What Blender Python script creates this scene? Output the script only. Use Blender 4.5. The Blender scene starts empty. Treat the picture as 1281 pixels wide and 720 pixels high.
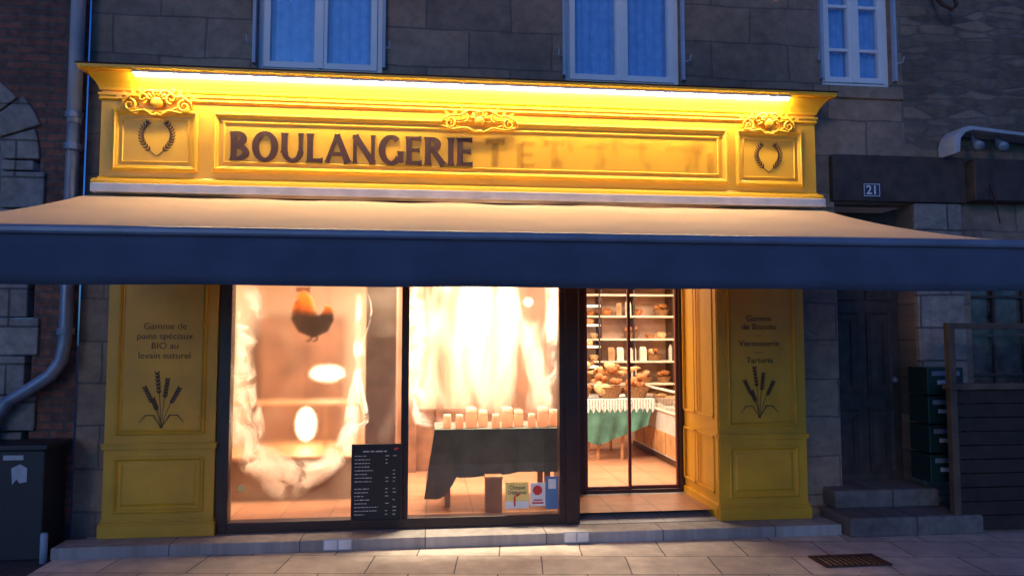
import bpy, math, random
from mathutils import Vector, Euler, noise
random.seed(7)
R=math.radians
scene=bpy.context.scene
COL=bpy.context.collection

# ------------------------------------------------------------------ mesh helper
class MB:
    def __init__(s): s.v=[]; s.f=[]
    def add(s,vs,fs):
        n=len(s.v); s.v+= [tuple(p) for p in vs]; s.f+=[tuple(i+n for i in f) for f in fs]
    def box(s,x0,x1,y0,y1,z0,z1):
        s.add([(x0,y0,z0),(x1,y0,z0),(x1,y1,z0),(x0,y1,z0),(x0,y0,z1),(x1,y0,z1),(x1,y1,z1),(x0,y1,z1)],
              [(0,3,2,1),(4,5,6,7),(0,1,5,4),(1,2,6,5),(2,3,7,6),(3,0,4,7)])
    def tube(s,pts,rad,n=10,sx=1.0):
        pts=[Vector(p) for p in pts]
        if not isinstance(rad,(list,tuple)): rad=[rad]*len(pts)
        up=None; rings=[]
        for i,p in enumerate(pts):
            a=pts[max(i-1,0)]; b=pts[min(i+1,len(pts)-1)]; d=(b-a).normalized()
            if up is None:
                up=Vector((0,1,0)) if abs(d.y)<.9 else Vector((1,0,0))
            u=(up-d*up.dot(d)).normalized(); w=d.cross(u); up=u
            rings.append([p+(u*math.cos(2*math.pi*k/n)*sx+w*math.sin(2*math.pi*k/n))*rad[i] for k in range(n)])
        vs=[q for r in rings for q in r]; fs=[]
        for i in range(len(pts)-1):
            for k in range(n):
                a=i*n+k; b=i*n+(k+1)%n
                fs.append((a,b,b+n,a+n))
        fs.append(tuple(reversed(range(n)))); m=(len(pts)-1)*n; fs.append(tuple(range(m,m+n)))
        s.add(vs,fs)
    def lathe(s,prof,c=(0,0,0),n=16):
        vs=[];fs=[]
        for (r,z) in prof:
            for k in range(n):
                a=2*math.pi*k/n; vs.append((c[0]+r*math.cos(a),c[1]+r*math.sin(a),c[2]+z))
        for i in range(len(prof)-1):
            for k in range(n):
                a=i*n+k;b=i*n+(k+1)%n; fs.append((a,b,b+n,a+n))
        fs.append(tuple(reversed(range(n)))); m=(len(prof)-1)*n; fs.append(tuple(range(m,m+n)))
        s.add(vs,fs)
    def rectsweep(s,x0,x1,z0,z1,prof,y=0.0):
        vs=[]
        for d,h in prof:
            vs+=[(x0+d,y-h,z0+d),(x1-d,y-h,z0+d),(x1-d,y-h,z1-d),(x0+d,y-h,z1-d)]
        fs=[]
        for i in range(len(prof)-1):
            for k in range(4):
                a=i*4+k;b=i*4+(k+1)%4; fs.append((a,b,b+4,a+4))
        s.add(vs,fs)
    def pathsweep(s,x0,x1,prof,yb):
        vs=[]
        for o,z in prof:
            vs+=[(x0-o,yb,z),(x0-o,-o,z),(x1+o,-o,z),(x1+o,yb,z)]
        fs=[]
        for i in range(len(prof)-1):
            for k in range(3):
                a=i*4+k; fs.append((a,a+1,a+5,a+4))
        s.add(vs,fs)
    def ribbon(s,pts,ws,y0,y1):
        pts=[Vector((p[0],p[1])) for p in pts]; L=[];Rr=[]
        for i,p in enumerate(pts):
            a=pts[max(i-1,0)]; b=pts[min(i+1,len(pts)-1)]; d=(b-a).normalized(); nn=Vector((-d.y,d.x))
            w=ws[i] if isinstance(ws,(list,tuple)) else ws
            L.append(p+nn*w/2); Rr.append(p-nn*w/2)
        n=len(pts); vs=[(q.x,y1,q.y) for q in L]+[(q.x,y1,q.y) for q in Rr]+[(q.x,y0,q.y) for q in L]+[(q.x,y0,q.y) for q in Rr]
        fs=[]
        for i in range(n-1):
            fs+=[(i,n+i,n+i+1,i+1),(2*n+i,i,i+1,2*n+i+1),(n+i,3*n+i,3*n+i+1,n+i+1)]
        fs+=[(0,2*n,3*n,n),(n-1,2*n-1,4*n-1,3*n-1)]
        s.add(vs,fs)
    def leaf(s,x,z,ang,l,w,y,curl=0.0):
        c,sn=math.cos(ang),math.sin(ang)
        prof=[(0,0),(.25,.42),(.5,.5),(.8,.25),(1,0)]
        top=[(t*l,h*w) for t,h in prof]; bot=[(t*l,-h*w) for t,h in reversed(prof[1:-1])]
        vs=[(x+p*c-q*sn,y,z+p*sn+q*c) for p,q in top+bot]
        s.add(vs,[tuple(range(len(vs)))])
    def sphere(s,c,r,n=14,m=9,fn=None):
        vs=[];fs=[]
        for i in range(m+1):
            t=math.pi*i/m
            for k in range(n):
                a=2*math.pi*k/n
                vs.append((c[0]+r[0]*math.sin(t)*math.cos(a),c[1]+r[1]*math.sin(t)*math.sin(a),c[2]+r[2]*math.cos(t)))
        for i in range(m):
            for k in range(n):
                a=i*n+k;b=i*n+(k+1)%n; fs.append((a,a+n,b+n,b))
        s.add(vs,fs)

def obj(name,mb,mat,parent=None,smooth=False,bevel=0,label=None,loc=None):
    me=bpy.data.meshes.new(name); me.from_pydata(mb.v,[],mb.f); me.validate()
    import bmesh
    bm=bmesh.new(); bm.from_mesh(me); bmesh.ops.recalc_face_normals(bm,faces=bm.faces); bm.to_mesh(me); bm.free()
    if mat: me.materials.append(mat)
    if smooth:
        for p in me.polygons: p.use_smooth=True
    o=bpy.data.objects.new(name,me); COL.objects.link(o)
    if bevel:
        b=o.modifiers.new("bevel","BEVEL"); b.width=bevel; b.segments=2; b.limit_method='ANGLE'; b.angle_limit=R(40)
    if loc: o.location=loc
    if parent:
        o.parent=parent
        if not loc: o.location=-parent.location
    if label: o["label"]=label
    return o
def thing(name,label,cat,base=(0,0,0),group=None):
    e=bpy.data.objects.new(name,None); e.empty_display_size=.1; COL.objects.link(e); e.location=base
    e["label"]=label; e["category"]=cat
    if group: e["group"]=group
    return e
def tag(o,label,cat,group=None):
    o["label"]=label;o["category"]=cat
    if group:o["group"]=group
    return o
def copytree(o,loc,rz=0,scale=1,label=None):
    n=o.copy(); COL.objects.link(n); n.location=loc; n.rotation_euler=(0,0,rz); n.scale=(scale,)*3
    for c in o.children:
        k=c.copy(); COL.objects.link(k); k.parent=n
    if label: n["label"]=label
    return n

# ------------------------------------------------------------------ materials
def new(name):
    m=bpy.data.materials.new(name); m.use_nodes=True; nt=m.node_tree
    return m,nt.nodes,nt.links,nt.nodes["Principled BSDF"]
def mat(name,c,rough=.5,metal=0,var=.15,scale=6,bump=.0,bscale=40,spec=.5,detail=5):
    m,n,l,b=new(name)
    tc=n.new("ShaderNodeTexCoord"); no=n.new("ShaderNodeTexNoise"); no.inputs["Scale"].default_value=scale; no.inputs["Detail"].default_value=detail
    l.new(tc.outputs["Object"],no.inputs["Vector"])
    cr=n.new("ShaderNodeValToRGB"); cr.color_ramp.elements[0].position=.3; cr.color_ramp.elements[1].position=.7
    cr.color_ramp.elements[0].color=tuple(x*(1-var) for x in c)+(1,); cr.color_ramp.elements[1].color=tuple(min(1,x*(1+var)) for x in c)+(1,)
    l.new(no.outputs["Fac"],cr.inputs[0]); l.new(cr.outputs[0],b.inputs["Base Color"])
    b.inputs["Roughness"].default_value=rough; b.inputs["Metallic"].default_value=metal; b.inputs["Specular IOR Level"].default_value=spec
    if bump:
        n2=n.new("ShaderNodeTexNoise"); n2.inputs["Scale"].default_value=bscale; n2.inputs["Detail"].default_value=4; l.new(tc.outputs["Object"],n2.inputs["Vector"])
        bp=n.new("ShaderNodeBump"); bp.inputs["Strength"].default_value=bump; bp.inputs["Distance"].default_value=.01
        l.new(n2.outputs["Fac"],bp.inputs["Height"]); l.new(bp.outputs[0],b.inputs["Normal"])
    return m
def masonry(name,c1,c2,mortar,bw,bh,msize,distort,bump=.6,rub=None,floor=False,rough=.85,rot=0,noisescale=9,vary=.5,offset=.5):
    m,n,l,b=new(name)
    tc=n.new("ShaderNodeTexCoord"); sp=n.new("ShaderNodeSeparateXYZ"); l.new(tc.outputs["Object"],sp.inputs[0])
    cb=n.new("ShaderNodeCombineXYZ"); l.new(sp.outputs["X"],cb.inputs[0]); l.new(sp.outputs["Y" if floor else "Z"],cb.inputs[1])
    mp=n.new("ShaderNodeMapping"); l.new(cb.outputs[0],mp.inputs[0]); mp.inputs["Rotation"].default_value=(0,0,rot)
    nz=n.new("ShaderNodeTexNoise"); nz.inputs["Scale"].default_value=2.2; nz.inputs["Detail"].default_value=4; l.new(mp.outputs[0],nz.inputs["Vector"])
    vm=n.new("ShaderNodeVectorMath"); vm.operation='MULTIPLY_ADD'; l.new(nz.outputs["Color"],vm.inputs[0]); vm.inputs[1].default_value=(distort,distort,0); l.new(mp.outputs[0],vm.inputs[2])
    br=n.new("ShaderNodeTexBrick"); br.offset=offset; br.inputs["Scale"].default_value=1; br.inputs["Brick Width"].default_value=bw; br.inputs["Row Height"].default_value=bh
    br.inputs["Mortar Size"].default_value=msize; br.inputs["Mortar Smooth"].default_value=.3; br.inputs["Bias"].default_value=0
    br.inputs["Color1"].default_value=c1+(1,); br.inputs["Color2"].default_value=c2+(1,); br.inputs["Mortar"].default_value=mortar+(1,)
    l.new(vm.outputs[0],br.inputs["Vector"])
    n2=n.new("ShaderNodeTexNoise"); n2.inputs["Scale"].default_value=noisescale; n2.inputs["Detail"].default_value=8; n2.inputs["Roughness"].default_value=.65; l.new(mp.outputs[0],n2.inputs["Vector"])
    n3=n.new("ShaderNodeTexNoise"); n3.inputs["Scale"].default_value=.9; n3.inputs["Detail"].default_value=3; l.new(mp.outputs[0],n3.inputs["Vector"])
    col=br.outputs["Color"]; fac=br.outputs["Fac"]
    if rub:
        vo=n.new("ShaderNodeTexVoronoi"); vo.feature='DISTANCE_TO_EDGE'; vo.inputs["Scale"].default_value=5
        mp2=n.new("ShaderNodeMapping"); mp2.inputs["Scale"].default_value=(.55,2.3,1); l.new(vm.outputs[0],mp2.inputs[0]); l.new(mp2.outputs[0],vo.inputs["Vector"])
        vc=n.new("ShaderNodeTexVoronoi"); vc.inputs["Scale"].default_value=5; l.new(mp2.outputs[0],vc.inputs["Vector"])
        vo.inputs["Randomness"].default_value=.75; vc.inputs["Randomness"].default_value=.75
        rr=n.new("ShaderNodeValToRGB"); rr.color_ramp.elements[0].position=.02; rr.color_ramp.elements[1].position=.10; rr.color_ramp.elements[0].color=(1,1,1,1); rr.color_ramp.elements[1].color=(0,0,0,1)
        l.new(vo.outputs["Distance"],rr.inputs[0])
        mc=n.new("ShaderNodeMix"); mc.data_type='RGBA'; l.new(vc.outputs["Color"],mc.inputs["Factor"]); mc.inputs["A"].default_value=c1+(1,); mc.inputs["B"].default_value=tuple(x*.5 for x in c2)+(1,)
        mm=n.new("ShaderNodeMix"); mm.data_type='RGBA'; l.new(rr.outputs[0],mm.inputs["Factor"]); l.new(mc.outputs["Result"],mm.inputs["A"]); mm.inputs["B"].default_value=mortar+(1,)
        gt=n.new("ShaderNodeMath"); gt.operation='GREATER_THAN'; gt.inputs[1].default_value=rub; l.new(sp.outputs["X"],gt.inputs[0])
        g2=n.new("ShaderNodeMath"); g2.operation='GREATER_THAN'; g2.inputs[1].default_value=3.45; l.new(sp.outputs["Z"],g2.inputs[0])
        gm=n.new("ShaderNodeMath"); gm.operation='MULTIPLY'; l.new(gt.outputs[0],gm.inputs[0]); l.new(g2.outputs[0],gm.inputs[1])
        m3=n.new("ShaderNodeMix"); m3.data_type='RGBA'; l.new(gm.outputs[0],m3.inputs["Factor"]); l.new(col,m3.inputs["A"]); l.new(mm.outputs["Result"],m3.inputs["B"])
        m4=n.new("ShaderNodeMix"); m4.data_type='FLOAT'; l.new(gm.outputs[0],m4.inputs["Factor"]); l.new(fac,m4.inputs["A"]); l.new(rr.outputs[0],m4.inputs["B"])
        col=m3.outputs["Result"]; fac=m4.outputs["Result"]
    mr=n.new("ShaderNodeMapRange"); mr.inputs[1].default_value=.25; mr.inputs[2].default_value=.75; mr.inputs[3].default_value=1-vary; mr.inputs[4].default_value=1+vary*.7; l.new(n2.outputs["Fac"],mr.inputs[0])
    mr3=n.new("ShaderNodeMapRange"); mr3.inputs[1].default_value=.3; mr3.inputs[2].default_value=.7; mr3.inputs[3].default_value=.65; mr3.inputs[4].default_value=1.15; l.new(n3.outputs["Fac"],mr3.inputs[0])
    mu=n.new("ShaderNodeMath"); mu.operation='MULTIPLY'; l.new(mr.outputs[0],mu.inputs[0]); l.new(mr3.outputs[0],mu.inputs[1])
    sc=n.new("ShaderNodeVectorMath"); sc.operation='SCALE'; l.new(col,sc.inputs[0]); l.new(mu.outputs[0],sc.inputs["Scale"])
    l.new(sc.outputs[0],b.inputs["Base Color"]); b.inputs["Roughness"].default_value=rough
    hh=n.new("ShaderNodeMath"); hh.operation='MULTIPLY_ADD'; l.new(fac,hh.inputs[0]); hh.inputs[1].default_value=-1.0; l.new(n2.outputs["Fac"],hh.inputs[2])
    bp=n.new("ShaderNodeBump"); bp.inputs["Strength"].default_value=bump; bp.inputs["Distance"].default_value=.015; l.new(hh.outputs[0],bp.inputs["Height"]); l.new(bp.outputs[0],b.inputs["Normal"])
    return m

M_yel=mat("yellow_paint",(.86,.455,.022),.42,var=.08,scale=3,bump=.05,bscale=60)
M_yel2=mat("shaded_yellow_paint",(.60,.325,.014),.45,var=.16,scale=2.5,bump=.06,bscale=60)  # darker copy of the yellow paint, the pilasters' dimmer light put into colour
M_gold=mat("gilded_ornament",(.85,.45,.03),.35,var=.2,scale=20)
M_brown=mat("brown_lettering",(.045,.011,.011),.6)
M_fine=mat("fine_brown_paint",(.075,.03,.01),.6)
M_dark=mat("dark_brown_frame",(.035,.014,.012),.4)
M_red=mat("red_brown_frame",(.12,.02,.02),.4)
M_strip=mat("white_metal",(.82,.78,.68),.4)
M_canvas=mat("awning_canvas",(.56,.41,.29),.9,var=.06,scale=2,bump=.25,bscale=350)
M_val=mat("awning_valance_fabric",(.080,.10,.155),.9,var=.14,scale=4,bump=.3,bscale=300)
M_bar=mat("awning_metal",(.20,.22,.29),.4,metal=.2)
M_stone=masonry("granite_ashlar",(.36,.25,.175),(.235,.175,.14),(.17,.135,.115),.74,.34,.009,.06,rub=4.42,vary=.38,bump=.45)
M_stone2=masonry("granite_quoins",(.34,.31,.28),(.25,.225,.205),(.12,.11,.10),.6,.30,.010,.03)
M_stepdark=masonry("worn_dark_granite",(.20,.18,.165),(.15,.135,.125),(.08,.075,.07),.9,.5,.008,.05,vary=.5)
M_brick=masonry("old_brick",(.30,.11,.07),(.15,.07,.055),(.12,.10,.085),.22,.065,.010,.04,noisescale=14,vary=.6)
M_pave=masonry("paving_slabs",(.70,.62,.51),(.55,.49,.41),(.13,.12,.11),.62,.42,.006,.03,floor=True,rough=.7,rot=R(7),bump=.4,vary=.32,noisescale=6)
M_asph=mat("asphalt",(.05,.05,.052),.9,var=.3,scale=30,bump=.6,bscale=200)
M_step=masonry("granite_step",(.42,.40,.37),(.34,.33,.31),(.12,.11,.10),.95,.6,.005,.01,floor=True,vary=.35)
M_entr=masonry("entrance_tiles",(.36,.37,.39),(.30,.31,.33),(.16,.15,.15),.4,.4,.005,.0,floor=True,rough=.5,vary=.2,offset=0,bump=.1)
M_ifloor=masonry("shop_floor_tiles",(.52,.25,.14),(.45,.20,.11),(.20,.12,.08),.4,.4,.006,.0,floor=True,rough=.35,vary=.2,offset=0,bump=.1)
M_wallin=mat("cream_plaster",(.76,.56,.40),.8,var=.14,scale=1.2)
M_ceil=mat("white_ceiling",(.85,.82,.78),.8)
M_wood=mat("light_oak",(.42,.21,.09),.5,var=.3,scale=8)
M_brwood=mat("brown_wall_panel",(.26,.125,.075),.6,var=.4,scale=4)
M_lowwood=mat("dark_walnut_panel",(.15,.07,.045),.6,var=.4,scale=4)
M_backp=mat("rosy_back_panel",(.46,.28,.19),.6,var=.3,scale=3)
M_shelf=mat("pale_shelf_wood",(.68,.56,.44),.5,var=.2,scale=6)
M_dwood=mat("dark_oak",(.06,.042,.036),.7,var=.3,scale=9,bump=.4,bscale=30)
M_pinkwood=mat("stained_post",(.52,.22,.13),.6,var=.25)
M_green=mat("dark_green_cloth",(.12,.125,.095),.9,var=.2,scale=8)
M_teal=mat("teal_cloth",(.07,.19,.15),.9,var=.35)
def lace():
    m,n,l,b=new("lace_cloth"); tc=n.new("ShaderNodeTexCoord"); wv=n.new("ShaderNodeTexWave"); wv.inputs["Scale"].default_value=9; wv.inputs["Distortion"].default_value=3; wv.inputs["Detail Scale"].default_value=4
    l.new(tc.outputs["Object"],wv.inputs["Vector"]); cr=n.new("ShaderNodeValToRGB"); cr.color_ramp.elements[0].color=(.22,.26,.27,1); cr.color_ramp.elements[1].color=(.74,.74,.72,1); cr.color_ramp.elements[1].position=.55
    l.new(wv.outputs["Fac"],cr.inputs[0]); l.new(cr.outputs[0],b.inputs["Base Color"]); return m
M_whitecl=lace()
M_white=mat("white_paint",(.78,.8,.82),.4,var=.04)
M_greyp=mat("grey_pipe",(.36,.44,.56),.45,var=.1)
M_zinc=mat("zinc_pipe",(.20,.24,.31),.4,metal=.3,var=.25)
M_cab=mat("dark_cabinet",(.018,.018,.024),.5)
M_paper=mat("grey_paper",(.42,.45,.5),.7)
M_mail=mat("green_mailbox",(.008,.032,.028),.4)
M_black=mat("black_slate",(.012,.012,.013),.6)
M_chalk=mat("chalk_white",(.75,.75,.72),.8)
M_bread=mat("bread_crust",(.34,.12,.03),.7,var=.7,scale=16,bump=.6,bscale=50)
M_bread2=mat("floury_bread_crust",(.58,.33,.15),.8,var=.55,scale=22,bump=.6,bscale=50)
M_wick=mat("wicker",(.27,.13,.05),.8,var=.5,scale=60,bump=.8,bscale=120)
M_kraft=mat("kraft_paper",(.38,.22,.11),.85,var=.4)
M_wpap=mat("white_paper_bag",(.7,.62,.52),.85,var=.3)
M_rust=mat("rusty_iron",(.10,.05,.035),.8,metal=.3,var=.4,scale=20)
M_navy=mat("navy_enamel",(.03,.045,.12),.35)
M_yst=mat("yellow_sticker",(.85,.66,.2),.5); M_bst=mat("blue_sticker",(.1,.22,.45),.5); M_rst=mat("red_mark",(.6,.04,.03),.5)
def roostermat():
    m,n,l,b=new("rooster_paint"); tc=n.new("ShaderNodeTexCoord"); sp=n.new("ShaderNodeSeparateXYZ"); l.new(tc.outputs["Object"],sp.inputs[0])
    nz=n.new("ShaderNodeTexNoise"); nz.inputs["Scale"].default_value=9; l.new(tc.outputs["Object"],nz.inputs["Vector"])
    a=n.new("ShaderNodeMath"); a.operation='MULTIPLY_ADD'; a.inputs[1].default_value=.16; l.new(nz.outputs["Fac"],a.inputs[0]); l.new(sp.outputs["Z"],a.inputs[2])
    mr=n.new("ShaderNodeMapRange"); mr.inputs[1].default_value=1.94; mr.inputs[2].default_value=2.06; l.new(a.outputs[0],mr.inputs[0])
    cr=n.new("ShaderNodeValToRGB"); cr.color_ramp.elements[0].color=(.06,.018,.012,1); cr.color_ramp.elements[1].color=(1,.42,.06,1); l.new(mr.outputs[0],cr.inputs[0]); l.new(cr.outputs[0],b.inputs["Base Color"])
    tr=n.new("ShaderNodeBsdfTranslucent"); l.new(cr.outputs[0],tr.inputs[0]); mx=n.new("ShaderNodeMixShader"); mx.inputs[0].default_value=.7; l.new(b.outputs[0],mx.inputs[1]); l.new(tr.outputs[0],mx.inputs[2]); l.new(mx.outputs[0],n["Material Output"].inputs[0]); return m
M_rooster=roostermat()
def emis(name,c,s):
    m,n,l,b=new(name); b.inputs["Base Color"].default_value=c+(1,); b.inputs["Emission Color"].default_value=c+(1,); b.inputs["Emission Strength"].default_value=s
    return m
M_led=emis("led_tube",(1,.79,.44),230)
M_glow=emis("warm_lamp",(1,.78,.45),16)
def clearglass(name,refl=.08,tint=(1,1,1)):
    m,n,l,b=new(name); n.remove(b); o=n["Material Output"]
    t=n.new("ShaderNodeBsdfTransparent"); t.inputs[0].default_value=tint+(1,); g=n.new("ShaderNodeBsdfGlossy"); g.inputs["Roughness"].default_value=.03
    mx=n.new("ShaderNodeMixShader"); mx.inputs[0].default_value=refl; l.new(t.outputs[0],mx.inputs[1]); l.new(g.outputs[0],mx.inputs[2]); l.new(mx.outputs[0],o.inputs[0])
    return m
M_glass=clearglass("clear_glass",.05)
M_upglass=clearglass("window_glass",.20,(.85,.92,1))
def misted(name,zlo,rough,haze,seed,hlo=.46,hhi=.72,ns=(1,1,1)):
    m,n,l,b=new(name); n.remove(b); o=n["Material Output"]
    t=n.new("ShaderNodeBsdfTransparent"); g=n.new("ShaderNodeBsdfGlossy"); g.inputs["Roughness"].default_value=.03
    mx=n.new("ShaderNodeMixShader"); mx.inputs[0].default_value=.05; l.new(t.outputs[0],mx.inputs[1]); l.new(g.outputs[0],mx.inputs[2])
    rf=n.new("ShaderNodeBsdfRefraction"); rf.inputs["IOR"].default_value=1.25; rf.inputs["Roughness"].default_value=rough
    tr=n.new("ShaderNodeBsdfTranslucent"); tr.inputs[0].default_value=(1,.88,.74,1)
    tc=n.new("ShaderNodeTexCoord"); sp=n.new("ShaderNodeSeparateXYZ"); l.new(tc.outputs["Object"],sp.inputs[0])
    mp=n.new("ShaderNodeMapping"); mp.inputs["Location"].default_value=(seed,0,seed*.7); mp.inputs["Scale"].default_value=ns; l.new(tc.outputs["Object"],mp.inputs[0])
    pn=n.new("ShaderNodeTexNoise"); pn.inputs["Scale"].default_value=1.5; pn.inputs["Detail"].default_value=2.5; pn.inputs["Distortion"].default_value=.6; l.new(mp.outputs[0],pn.inputs["Vector"])
    hz=n.new("ShaderNodeMapRange"); hz.interpolation_type='SMOOTHSTEP'; hz.inputs[1].default_value=hlo; hz.inputs[2].default_value=hhi; hz.inputs[3].default_value=.02; hz.inputs[4].default_value=haze; l.new(pn.outputs["Fac"],hz.inputs[0])
    m2=n.new("ShaderNodeMixShader"); l.new(hz.outputs[0],m2.inputs[0]); l.new(rf.outputs[0],m2.inputs[1]); l.new(tr.outputs[0],m2.inputs[2])
    nz=n.new("ShaderNodeTexNoise"); nz.inputs["Scale"].default_value=2.5; nz.inputs["Detail"].default_value=1; l.new(tc.outputs["Object"],nz.inputs["Vector"])
    ad=n.new("ShaderNodeMath"); ad.operation='MULTIPLY_ADD'; l.new(nz.outputs["Fac"],ad.inputs[0]); ad.inputs[1].default_value=.12; l.new(sp.outputs["Z"],ad.inputs[2])
    mr=n.new("ShaderNodeMapRange"); mr.inputs[1].default_value=zlo; mr.inputs[2].default_value=zlo+.15; l.new(ad.outputs[0],mr.inputs[0])
    bp=n.new("ShaderNodeBump"); bp.inputs["Strength"].default_value=.25; bp.inputs["Distance"].default_value=.02
    n2=n.new("ShaderNodeTexNoise"); n2.inputs["Scale"].default_value=3; n2.inputs["Detail"].default_value=2; n2.inputs["Distortion"].default_value=1.0; l.new(mp.outputs[0],n2.inputs["Vector"]); l.new(n2.outputs["Fac"],bp.inputs["Height"]); l.new(bp.outputs[0],rf.inputs["Normal"])
    m3=n.new("ShaderNodeMixShader"); l.new(mr.outputs[0],m3.inputs[0]); l.new(mx.outputs[0],m3.inputs[1]); l.new(m2.outputs[0],m3.inputs[2]); l.new(m3.outputs[0],o.inputs[0])
    return m
M_mist1=misted("misted_glass_tall",.30,.22,.10,2.0)
M_mist2=misted("misted_glass_upper",1.14,.21,.45,5.3,.40,.62,(2.6,1,.7))  # pale upper haze patches put the blown-out glow into the pane
def translucent(name,c,f=.6,patchy=False,lo=.40,hi=.60,sc=4.5):
    m,n,l,b=new(name); n.remove(b); o=n["Material Output"]
    t=n.new("ShaderNodeBsdfTranslucent"); t.inputs[0].default_value=c+(1,); g=n.new("ShaderNodeBsdfDiffuse"); g.inputs[0].default_value=c+(1,)
    mx=n.new("ShaderNodeMixShader"); mx.inputs[0].default_value=1-f; l.new(t.outputs[0],mx.inputs[1]); l.new(g.outputs[0],mx.inputs[2])
    if patchy:
        tp=n.new("ShaderNodeBsdfTransparent"); tc=n.new("ShaderNodeTexCoord"); nz=n.new("ShaderNodeTexNoise"); nz.inputs["Scale"].default_value=sc; nz.inputs["Detail"].default_value=3; nz.inputs["Distortion"].default_value=1.2
        l.new(tc.outputs["Object"],nz.inputs["Vector"]); mr=n.new("ShaderNodeMapRange"); mr.interpolation_type='SMOOTHSTEP'; mr.inputs[1].default_value=lo; mr.inputs[2].default_value=hi; mr.inputs[3].default_value=.10; mr.inputs[4].default_value=.95; l.new(nz.outputs["Fac"],mr.inputs[0])
        at=n.new("ShaderNodeAttribute"); at.attribute_name="thick"; mu=n.new("ShaderNodeMath"); mu.operation='MULTIPLY'; l.new(at.outputs["Fac"],mu.inputs[0]); l.new(mr.outputs[0],mu.inputs[1])
        m2=n.new("ShaderNodeMixShader"); l.new(mu.outputs[0],m2.inputs[0]); l.new(tp.outputs[0],m2.inputs[1]); l.new(mx.outputs[0],m2.inputs[2]); l.new(m2.outputs[0],o.inputs[0])
    else: l.new(mx.outputs[0],o.inputs[0])
    return m
M_film=translucent("white_glow_sheet",(1,.95,.88),.92,True)  # translucent white for the bright streaks added behind the panes
M_pink=translucent("pink_confectionery",(1,.70,.55),.8)
M_lid=translucent("jar_lid",(1,.85,.72),.5)
def curtainmat():
    m,n,l,b=new("net_curtain"); tc=n.new("ShaderNodeTexCoord")
    v=n.new("ShaderNodeTexVoronoi"); v.inputs["Scale"].default_value=14; l.new(tc.outputs["Object"],v.inputs["Vector"])
    cr=n.new("ShaderNodeValToRGB"); cr.color_ramp.elements[0].color=(.36,.6,.88,1); cr.color_ramp.elements[1].color=(.22,.44,.72,1); l.new(v.outputs["Distance"],cr.inputs[0]); l.new(cr.outputs[0],b.inputs["Base Color"])  # blue of the sky's light is put into the white curtain colour
    b.inputs["Roughness"].default_value=.9
    return m
M_curt=curtainmat()

def text(name,body,size,x,z,y,m,parent,align='CENTER',thick=.001,offset=0.0,ls=1.0):
    c=bpy.data.curves.new(name,'FONT'); c.body=body; c.size=size; c.align_x=align; c.align_y='CENTER'; c.extrude=thick; c.offset=offset; c.space_line=ls
    t=bpy.data.objects.new(name+"_tmp",c); COL.objects.link(t); bpy.context.view_layer.update()
    me=bpy.data.meshes.new_from_object(t.evaluated_get(bpy.context.evaluated_depsgraph_get())); bpy.data.objects.remove(t)
    me.materials.clear(); me.materials.append(m)
    o=bpy.data.objects.new(name,me); COL.objects.link(o); o.rotation_euler=(R(90),0,0)
    o.parent=parent; o.location=Vector((x,y,z))-(parent.location if parent else Vector())
    return o

# ------------------------------------------------------------------ camera / world
cam=bpy.data.objects.new("camera",bpy.data.cameras.new("camera")); COL.objects.link(cam)
cam.location=(0,-6.13,1.7); cam.rotation_euler=Euler((R(93.8),0,R(-6.5))); cam.data.lens=26; cam.data.sensor_width=36; cam.data.clip_end=500; cam.data.clip_start=.05
scene.camera=cam
scene.view_settings.view_transform='Standard'; scene.view_settings.look='None'; scene.view_settings.exposure=0
w=bpy.data.worlds.new("World"); scene.world=w; w.use_nodes=True
n=w.node_tree.nodes; l=w.node_tree.links; bg=n["Background"]
sky=n.new("ShaderNodeTexSky"); sky.sky_type='NISHITA'; sky.sun_disc=False; sky.sun_elevation=R(12); sky.sun_rotation=R(200)
mx=n.new("ShaderNodeMix"); mx.data_type='RGBA'; mx.blend_type='MULTIPLY'; mx.inputs["Factor"].default_value=1; mx.inputs["B"].default_value=(.09,.33,1.15,1)
l.new(sky.outputs[0],mx.inputs["A"]); l.new(mx.outputs["Result"],bg.inputs[0]); bg.inputs[1].default_value=.11
sun=bpy.data.lights.new("sun","SUN"); sun.energy=.22; sun.angle=R(12); sun.color=(1,.68,.40)  # weak warm sun, added as fill for the front under the awning
so=bpy.data.objects.new("sun",sun); COL.objects.link(so); so.rotation_euler=Euler((R(68),0,R(-25)))

# ------------------------------------------------------------------ ground
def sheet(name,x0,x1,y0,y1,z,m,th=None):
    b=MB()
    if th: b.box(x0,x1,y0,y1,z-th,z)
    else: b.add([(x0,y0,z),(x1,y0,z),(x1,y1,z),(x0,y1,z)],[(0,1,2,3)])
    o=obj(name,b,m); o["kind"]="structure"; return o
sheet("ground",-150,150,-150,150,0.0,M_asph)
sheet("pavement",-2.72,9,-3.4,.25,.07,M_pave,th=.06)
sheet("side_pavement",-9,-2.724,-3.4,.25,.055,M_asph,th=.05)

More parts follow.
